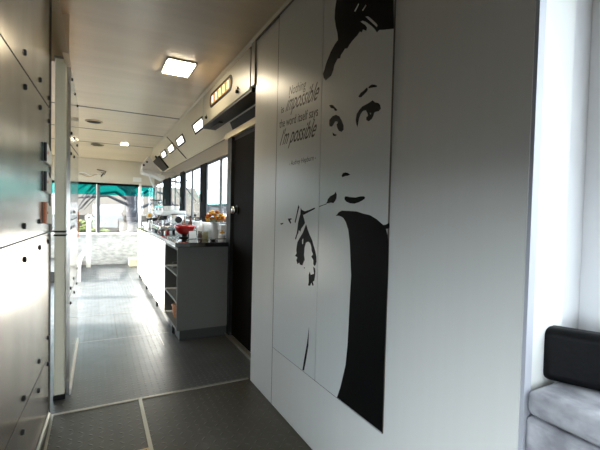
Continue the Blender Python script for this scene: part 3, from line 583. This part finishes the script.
for k in range(9):
    a_ = k * .7; obj('leaf', add_prism(BM(), [(.02 * math.cos(a_), .02 * math.sin(a_), .035), (.06 * math.cos(a_ - .25), .06 * math.sin(a_ - .25), .045), (.088 * math.cos(a_), .088 * math.sin(a_), .03), (.06 * math.cos(a_ + .25), .06 * math.sin(a_ + .25), .04)], (0, 0, .001)), 'green', t)
def jar(x, y, r, h, fill, label, m):
    t = thing('storage_jar', label, 'jar', (x, y, TOP))
    obj('jar_glass', add_lathe(BM(), [(r, 0), (r, h * .9), (r * .85, h), (r * .80, h), (r * .94, h * .88), (r * .94, .004), (.001, .004)], seg=20), 'clear', t, smooth=True)
    obj('jar_contents', add_lathe(BM(), [(.001, .006), (r * .92, .006), (r * .92, h * fill), (.001, h * fill)], seg=20), m, t)
    obj('jar_lid', add_lathe(BM(), [(r * .9, h), (r * .9, h + .012), (.001, h + .014)], seg=20), 'ceramic', t)
jar(1.03, 4.14, .036, .085, .92, 'clear jar of yellow sweets beside the tall white vase', 'seeds')
jar(1.01, 4.30, .024, .085, .9, 'narrow jar of brown coffee left of the sweets jar', 'brown')
# box with yellow flower at wall end
t = thing('flower_pot', 'small white pot with a yellow flower by the door upright', 'plant', (1.140, 3.885, TOP + .0))
obj('pot', add_lathe(BM(), [(.024, 0), (.032, .055), (.028, .055), (.001, .04)], seg=18), 'ceramic', t)
bmf = BM()
for j in range(8): add_ball(bmf, (.016 * math.cos(j * .785), .016 * math.sin(j * .785), .085), .013, 1, (1, 1, .6))
add_ball(bmf, (0, 0, .10), .014, 1); obj('blossom', bmf, 'yellow', t); obj('stem', add_tube(BM(), [(0, 0, .03), (0, 0, .08)], .003, 6), 'green', t)
t = thing('wire_rack', 'low chrome wire rack at the near right corner of the worktop', 'rack', (1.11, 3.785, TOP))
for k in range(4): obj('rack_wire', add_tube(BM(), [(-.06, -.06 + k * .03, 0.004), (-.06, -.06 + k * .03, .03), (.06, -.06 + k * .03, .03), (.06, -.06 + k * .03, 0.004)], .003, 6), 'chrome', t)
t = thing('saucer', 'shiny dark saucer at the foot of the tall vase', 'saucer', (1.05, 3.89, TOP))
obj('saucer_plate', add_lathe(BM(), [(.02, 0), (.03, .004), (.035, .02), (.032, .02), (.001, .006)], seg=20), 'granite', t, smooth=True)

# espresso machine farther along
t = thing('espresso_machine', 'chrome and black espresso machine under the side windows', 'coffee machine', (.93, 5.75, TOP))
obj('machine_base', box(-.20, .14, -.38, .38, .03, .09), 'chrome', t, bevel=.01)
for yy in (-.38, .33): obj('machine_side', box(-.06, .14, yy, yy + .05, .09, .27), 'chrome', t, bevel=.01)
obj('machine_back', box(.09, .14, -.33, .33, .09, .27), 'chrome', t, bevel=.01)
obj('machine_head', box(-.17, .14, -.38, .38, .23, .30), 'ceramic', t, bevel=.015)
obj('cup_rail', add_tube(BM(), [(-.16, -.40, .30), (-.16, -.40, .355), (-.16, .40, .355), (-.16, .40, .30)], .010), 'chrome', t)
for yy in (-.2, .2):
    g = obj('group_head', add_lathe(BM(), [(.035, .17), (.04, .23), (.001, .23)], (-.11, yy, 0), 18), 'blackmetal', t)
    obj('filter_handle', add_tube(BM(), [(-.11, yy, .19), (-.22, yy, .175), (-.27, yy, .165)], [.012, .014, .017]), 'blackmetal', g)
obj('side_badge', add_lathe(BM(), [(.045, -.392), (.045, -.38), (.001, -.38)], (.04, 0, .18), 24, 'Y'), 'blackmetal', t)
for sx in (-1, 1):
    for sy in (-1, 1): obj('machine_foot', add_lathe(BM(), [(.02, 0), (.02, .032)], (.0 + sx * .13 - .03, sy * .33, 0), 12), 'blackmetal', t)
obj('steam_wand', add_tube(BM(), [(-.17, -.34, .25), (-.22, -.35, .18), (-.21, -.35, .08)], .008), 'chrome', t)
def cup(x, y, z, label, grp):
    t = thing('coffee_cup', label, 'cup', (x, y, z), 0, grp)
    obj('cup_body', add_lathe(BM(), [(.022, 0), (.034, .03), (.038, .062), (.034, .062), (.03, .03), (.001, .006)], seg=18), 'ceramic', t, smooth=True)
    obj('cup_handle', add_tube(BM(), [(0, -.034, .05), (0, -.055, .045), (0, -.055, .02), (0, -.03, .018)], .004, 6), 'ceramic', t)
for k in range(6): cup(.88 + .1 * (k % 2), 5.45 + .11 * k, TOP + .301, ('white cup %s on the espresso machine, %s row' % (('nearest the viewer', 'in the middle', 'farthest away')[k // 2], ('aisle side', 'window side')[k % 2])), 'cups on the espresso machine')
def glassware(x, y, label, grp, h=.12, r=.03):
    t = thing('drinking_glass', label, 'glass', (x, y, TOP), 0, grp)
    obj('glass_body', add_lathe(BM(), [(r * .8, 0), (r, h), (r * .93, h), (r * .74, .008), (.001, .008)], seg=18), 'clear', t, smooth=True)
GL = ('nearest the red bowl, aisle side', 'nearest the red bowl, window side', 'second row back, aisle side', 'second row back, window side', 'third row back, aisle side', 'third row back, window side', 'nearest the espresso machine')
for k in range(7): glassware(.98 + .07 * (k % 2), 4.60 + .09 * k, 'clear drinking glass on the worktop, ' + GL[k], 'glasses behind the red bowl')
def bottle(x, y, m, label, h=.26, grp=None):
    t = thing('syrup_bottle', label, 'bottle', (x, y, TOP), 0, grp)
    obj('bottle_body', add_lathe(BM(), [(.034, 0), (.036, .01), (.036, h * .6), (.014, h * .8), (.013, h), (.001, h)], seg=18), m, t, smooth=True)
    obj('bottle_cap', add_lathe(BM(), [(.016, h - .005), (.016, h + .02), (.001, h + .02)], seg=12), 'blackmetal', t)
bottle(1.12, 5.06, 'clear', 'clear syrup bottle against the window behind the glasses', .24)
bottle(1.09, 4.62, 'ceramic', 'white bottle with a black cap against the window', .20)
bottle(1.09, 5.18, 'brown', 'brown syrup bottle beside the espresso machine', .22)
bottle(1.05, 6.35, 'ceramic', 'white bottle beyond the espresso machine', .26)
bottle(1.0, 6.50, 'red', 'red bottle beyond the espresso machine', .20)
# grinder
t = thing('coffee_grinder', 'silver coffee grinder with a clear hopper beyond the espresso machine', 'grinder', (.86, 6.75, TOP))
obj('grinder_body', box(-.08, .08, -.10, .10, 0, .30), 'chrome', t, bevel=.015)
obj('hopper', add_lathe(BM(), [(.04, .30), (.09, .42), (.09, .46), (.085, .46), (.036, .30)], seg=20), 'clear', t, smooth=True)
obj('hopper_lid', add_lathe(BM(), [(.092, .46), (.09, .475), (.001, .48)], seg=20), 'blackmetal', t)
t = thing('till', 'low white cash till at the far end of the worktop', 'till', (.88, 7.2, TOP))
obj('till_base', box(-.14, .14, -.16, .16, 0, .08), 'ceramic', t, bevel=.006)
obj('till_screen', add_prism(BM(), [(-.12, -.10, .08), (.12, -.10, .08), (.12, -.04, .22), (-.12, -.04, .22)], (0, .02, 0)), 'screen', t)
t = thing('vase_flower', 'white flower with yellow centre in a slim vase beside the coffee machine', 'flower', (.72, 6.45, TOP))
obj('slim_vase', add_lathe(BM(), [(.025, 0), (.03, .03), (.012, .12), (.014, .14), (.001, .14)], seg=16), 'ceramic', t, smooth=True)
obj('stem', add_tube(BM(), [(0, 0, .12), (0, -.01, .20)], .003, 6), 'green', t)
bmf = BM()
for j in range(8): add_ball(bmf, (.038 * math.cos(j * .785), -.015, .22 + .038 * math.sin(j * .785)), .024, 1, (1, .4, 1))
obj('petals', bmf, 'ceramic', t); obj('flower_centre', add_ball(BM(), (0, -.025, .22), .026, 2), 'yellow', t, smooth=True)

# ================================================================== BENCH
t = thing('bench_seat', 'long grey crushed velvet bench below the niche window', 'bench', (1.02, .615, 0))
obj('bench_base', add_box(BM(), .0, .33, -2.6, -.002, .0, .722), 'velvet', t, bevel=.012)
obj('seat_cushion', add_box(BM(), -.004, .33, -2.6, -.002, .726, .796), 'velvet', t, bevel=.022, seg=4)
def bolster(x, y, z, L, H, D, rot, label, tilt=0.0):
    t = thing('bolster_cushion', label, 'cushion', (x, y, z), rot)
    o = obj('cushion_cover', add_box(BM(), -.0, D, -L, 0, .0, H), 'leather', t, bevel=.024, seg=5)
    o.rotation_euler = (0, tilt, 0)
    p = [(.012, .0015, .012), (D - .012, .0015, .012), (D - .012, .0015, H - .012), (.012, .0015, H - .012), (.012, .0015, .012)]
    q = obj('piping', add_tube(BM(), p, .005, 8), 'leather', t); q.rotation_euler = (0, tilt, 0)
bolster(1.106, .628, .797, .46, .150, .07, math.radians(26), 'black leather bolster cushion standing on the grey bench')

# driver's area: rail post, step, crate
t = thing('newel_post', 'white upright rail post with a white flower on top by the windscreen', 'post', (-.165, 9.3, 0))
obj('post_shaft', box(-.045, .045, -.03, .03, 0, .98), 'white', t, bevel=.006)
obj('post_cap', box(-.055, .055, -.04, .04, .98, 1.0), 'white', t)
bmf = BM()
for j in range(7): add_ball(bmf, (.05 * math.cos(j * .9), -.01, 1.06 + .05 * math.sin(j * .9)), .035, 1, (1, .6, 1))
obj('ornament_flower', bmf, 'white', t)
t = thing('step_rail', 'white curved handrail around the step at the left front', 'rail', (-.26, 8.0, 0))
obj('rail_bar', add_tube(BM(), [(-.02, -.5, .0), (-.02, -.45, .28), (.0, -.2, .38), (.04, .5, .40), (.05, 1.0, .44)], .035, 10), 'white', t)
tag(obj('platform_step', box(-1.14, -.30, 7.6, 9.65, .0005, .18), 'floor', bevel=.004), 'raised grey step platform at the left front beside the handrail', 'step')
tag(obj('storage_crate', box(.62, .80, 9.15, 9.5, 0.0005, .17), 'cove', bevel=.008), 'small cream crate on the floor at the far end of the counter', 'crate')
tag(obj('paper_notice', box(.02, .17, 9.690, 9.699, .50, .58), 'white'), 'small blank white notice on the textured panel below the windscreen', 'notice')

# ================================================================== OUTSIDE
g = bpy.data.objects
gr = struct('ground', box(-40, 40, -20, 60, -.75, -.70), 'asphalt', 'grey street outside the bus', 'street')
gb = tag(obj('grass_bank', add_prism(BM(), [(-25, 26, -.70), (-25, 34, 3.2), (-25, 34, -.70)], (32.5, 0, 0)), 'bank'), 'dry pale grass bank across the street', 'bank')
sw = tag(obj('stone_wall', box(-20, 7.5, 24.2, 24.7, -.70, .9), 'stone'), 'low stone wall along the far side of the street', 'wall')
t = thing('street_tree', 'pale bare tree with arching branches outside the windscreen', 'tree', (1.15, 14.0, -.70))
obj('trunk', add_tube(BM(), [(0, 0, 0), (-.02, 0, 1.4), (-.15, 0, 2.3), (-.35, 0, 3.2), (-.6, 0, 4.4)], [.30, .24, .20, .15, .08], 12), 'bark', t, smooth=True)
rr = random.Random(11)
for k in range(16):
    s = -1 if k % 3 else 1; h = 1.9 + .13 * k; L = rr.uniform(1.4, 2.8)
    p = [(-.1, 0, h), (-.1 + s * L * .35, rr.uniform(-.4, .4), h + .35), (-.1 + s * L * .75, rr.uniform(-.5, .5), h + .25), (-.1 + s * L, rr.uniform(-.6, .6), h - .35 + rr.uniform(-.3, .3))]
    b_ = obj('branch', add_tube(BM(), p, [.06, .045, .03, .012], 6), 'bark', t)
    p2 = [p[1], (p[1][0] + s * .5, p[1][1] + .2, p[1][2] - .1), (p[1][0] + s * .9, p[1][1] + .3, p[1][2] - .6)]
    obj('twig', add_tube(BM(), p2, [.025, .018, .008], 5), 'bark', b_)
def planter(x, y, s, label):
    t = thing('planter_shrub', label, 'plant', (x, y, -.70))
    obj('pot', add_lathe(BM(), [(.35 * s, 0), (.5 * s, .6 * s), (.44 * s, .6 * s), (.001, .5 * s)], seg=18), 'pot', t)
    bmf = BM(); r2_ = random.Random(int(x * 10))
    for k in range(60):
        add_ball(bmf, (r2_.gauss(0, .33) * s, r2_.gauss(0, .25) * s, (.85 + r2_.gauss(0, .16)) * s), .13 * s, 1, (1, 1, .6))
    obj('foliage', bmf, 'shrub', t)
planter(-.55, 21.0, 1.15, 'yellow green shrub in a dark pot across the street seen through the windscreen')
t = thing('parked_car', 'pale parked car across the street seen through the windscreen', 'car', (2.6, 19.5, -.70))
obj('car_body', add_prism(BM(), [(-1.9, 0, .3), (-1.95, 0, .75), (-1.2, 0, .88), (-.7, 0, 1.32), (.7, 0, 1.34), (1.3, 0, .92), (1.95, 0, .8), (1.95, 0, .3)], (0, 1.6, 0)), 'white', t, bevel=.06)
obj('car_window', add_prism(BM(), [(-1.02, -.01, .9), (-.62, -.01, 1.26), (.62, -.01, 1.27), (1.05, -.01, .93)], (0, .02, 0)), 'screen', t)
for x in (-1.2, 1.2): obj('wheel', add_lathe(BM(), [(.32, -.02), (.32, .2), (.001, .2)], (x, 0, .32), 20, 'Y'), 'pot', t)
t = thing('street_building', 'pale blue grey building outside the side windows', 'building', (9.0, 14.0, -.70))
obj('building_wall', box(0, 4, -16, 32, 0, 6.5), 'facade', t)
obj('shop_awning', add_prism(BM(), [(-1.2, -16, 2.5), (-.3, -16, 3.9), (0, -16, 3.9), (0, -16, 2.5)], (0, 48, 0)), 'awning', t)
for k in range(10): obj('window', box(-.03, 0.01, -13 + k * 4.4, -10.6 + k * 4.4, 4.1, 5.6), 'winpost', t)
for k in range(6): obj('shop_window', box(-.03, 0.01, -12 + k * 7, -8 + k * 7, .6, 2.3), 'winpost', t)
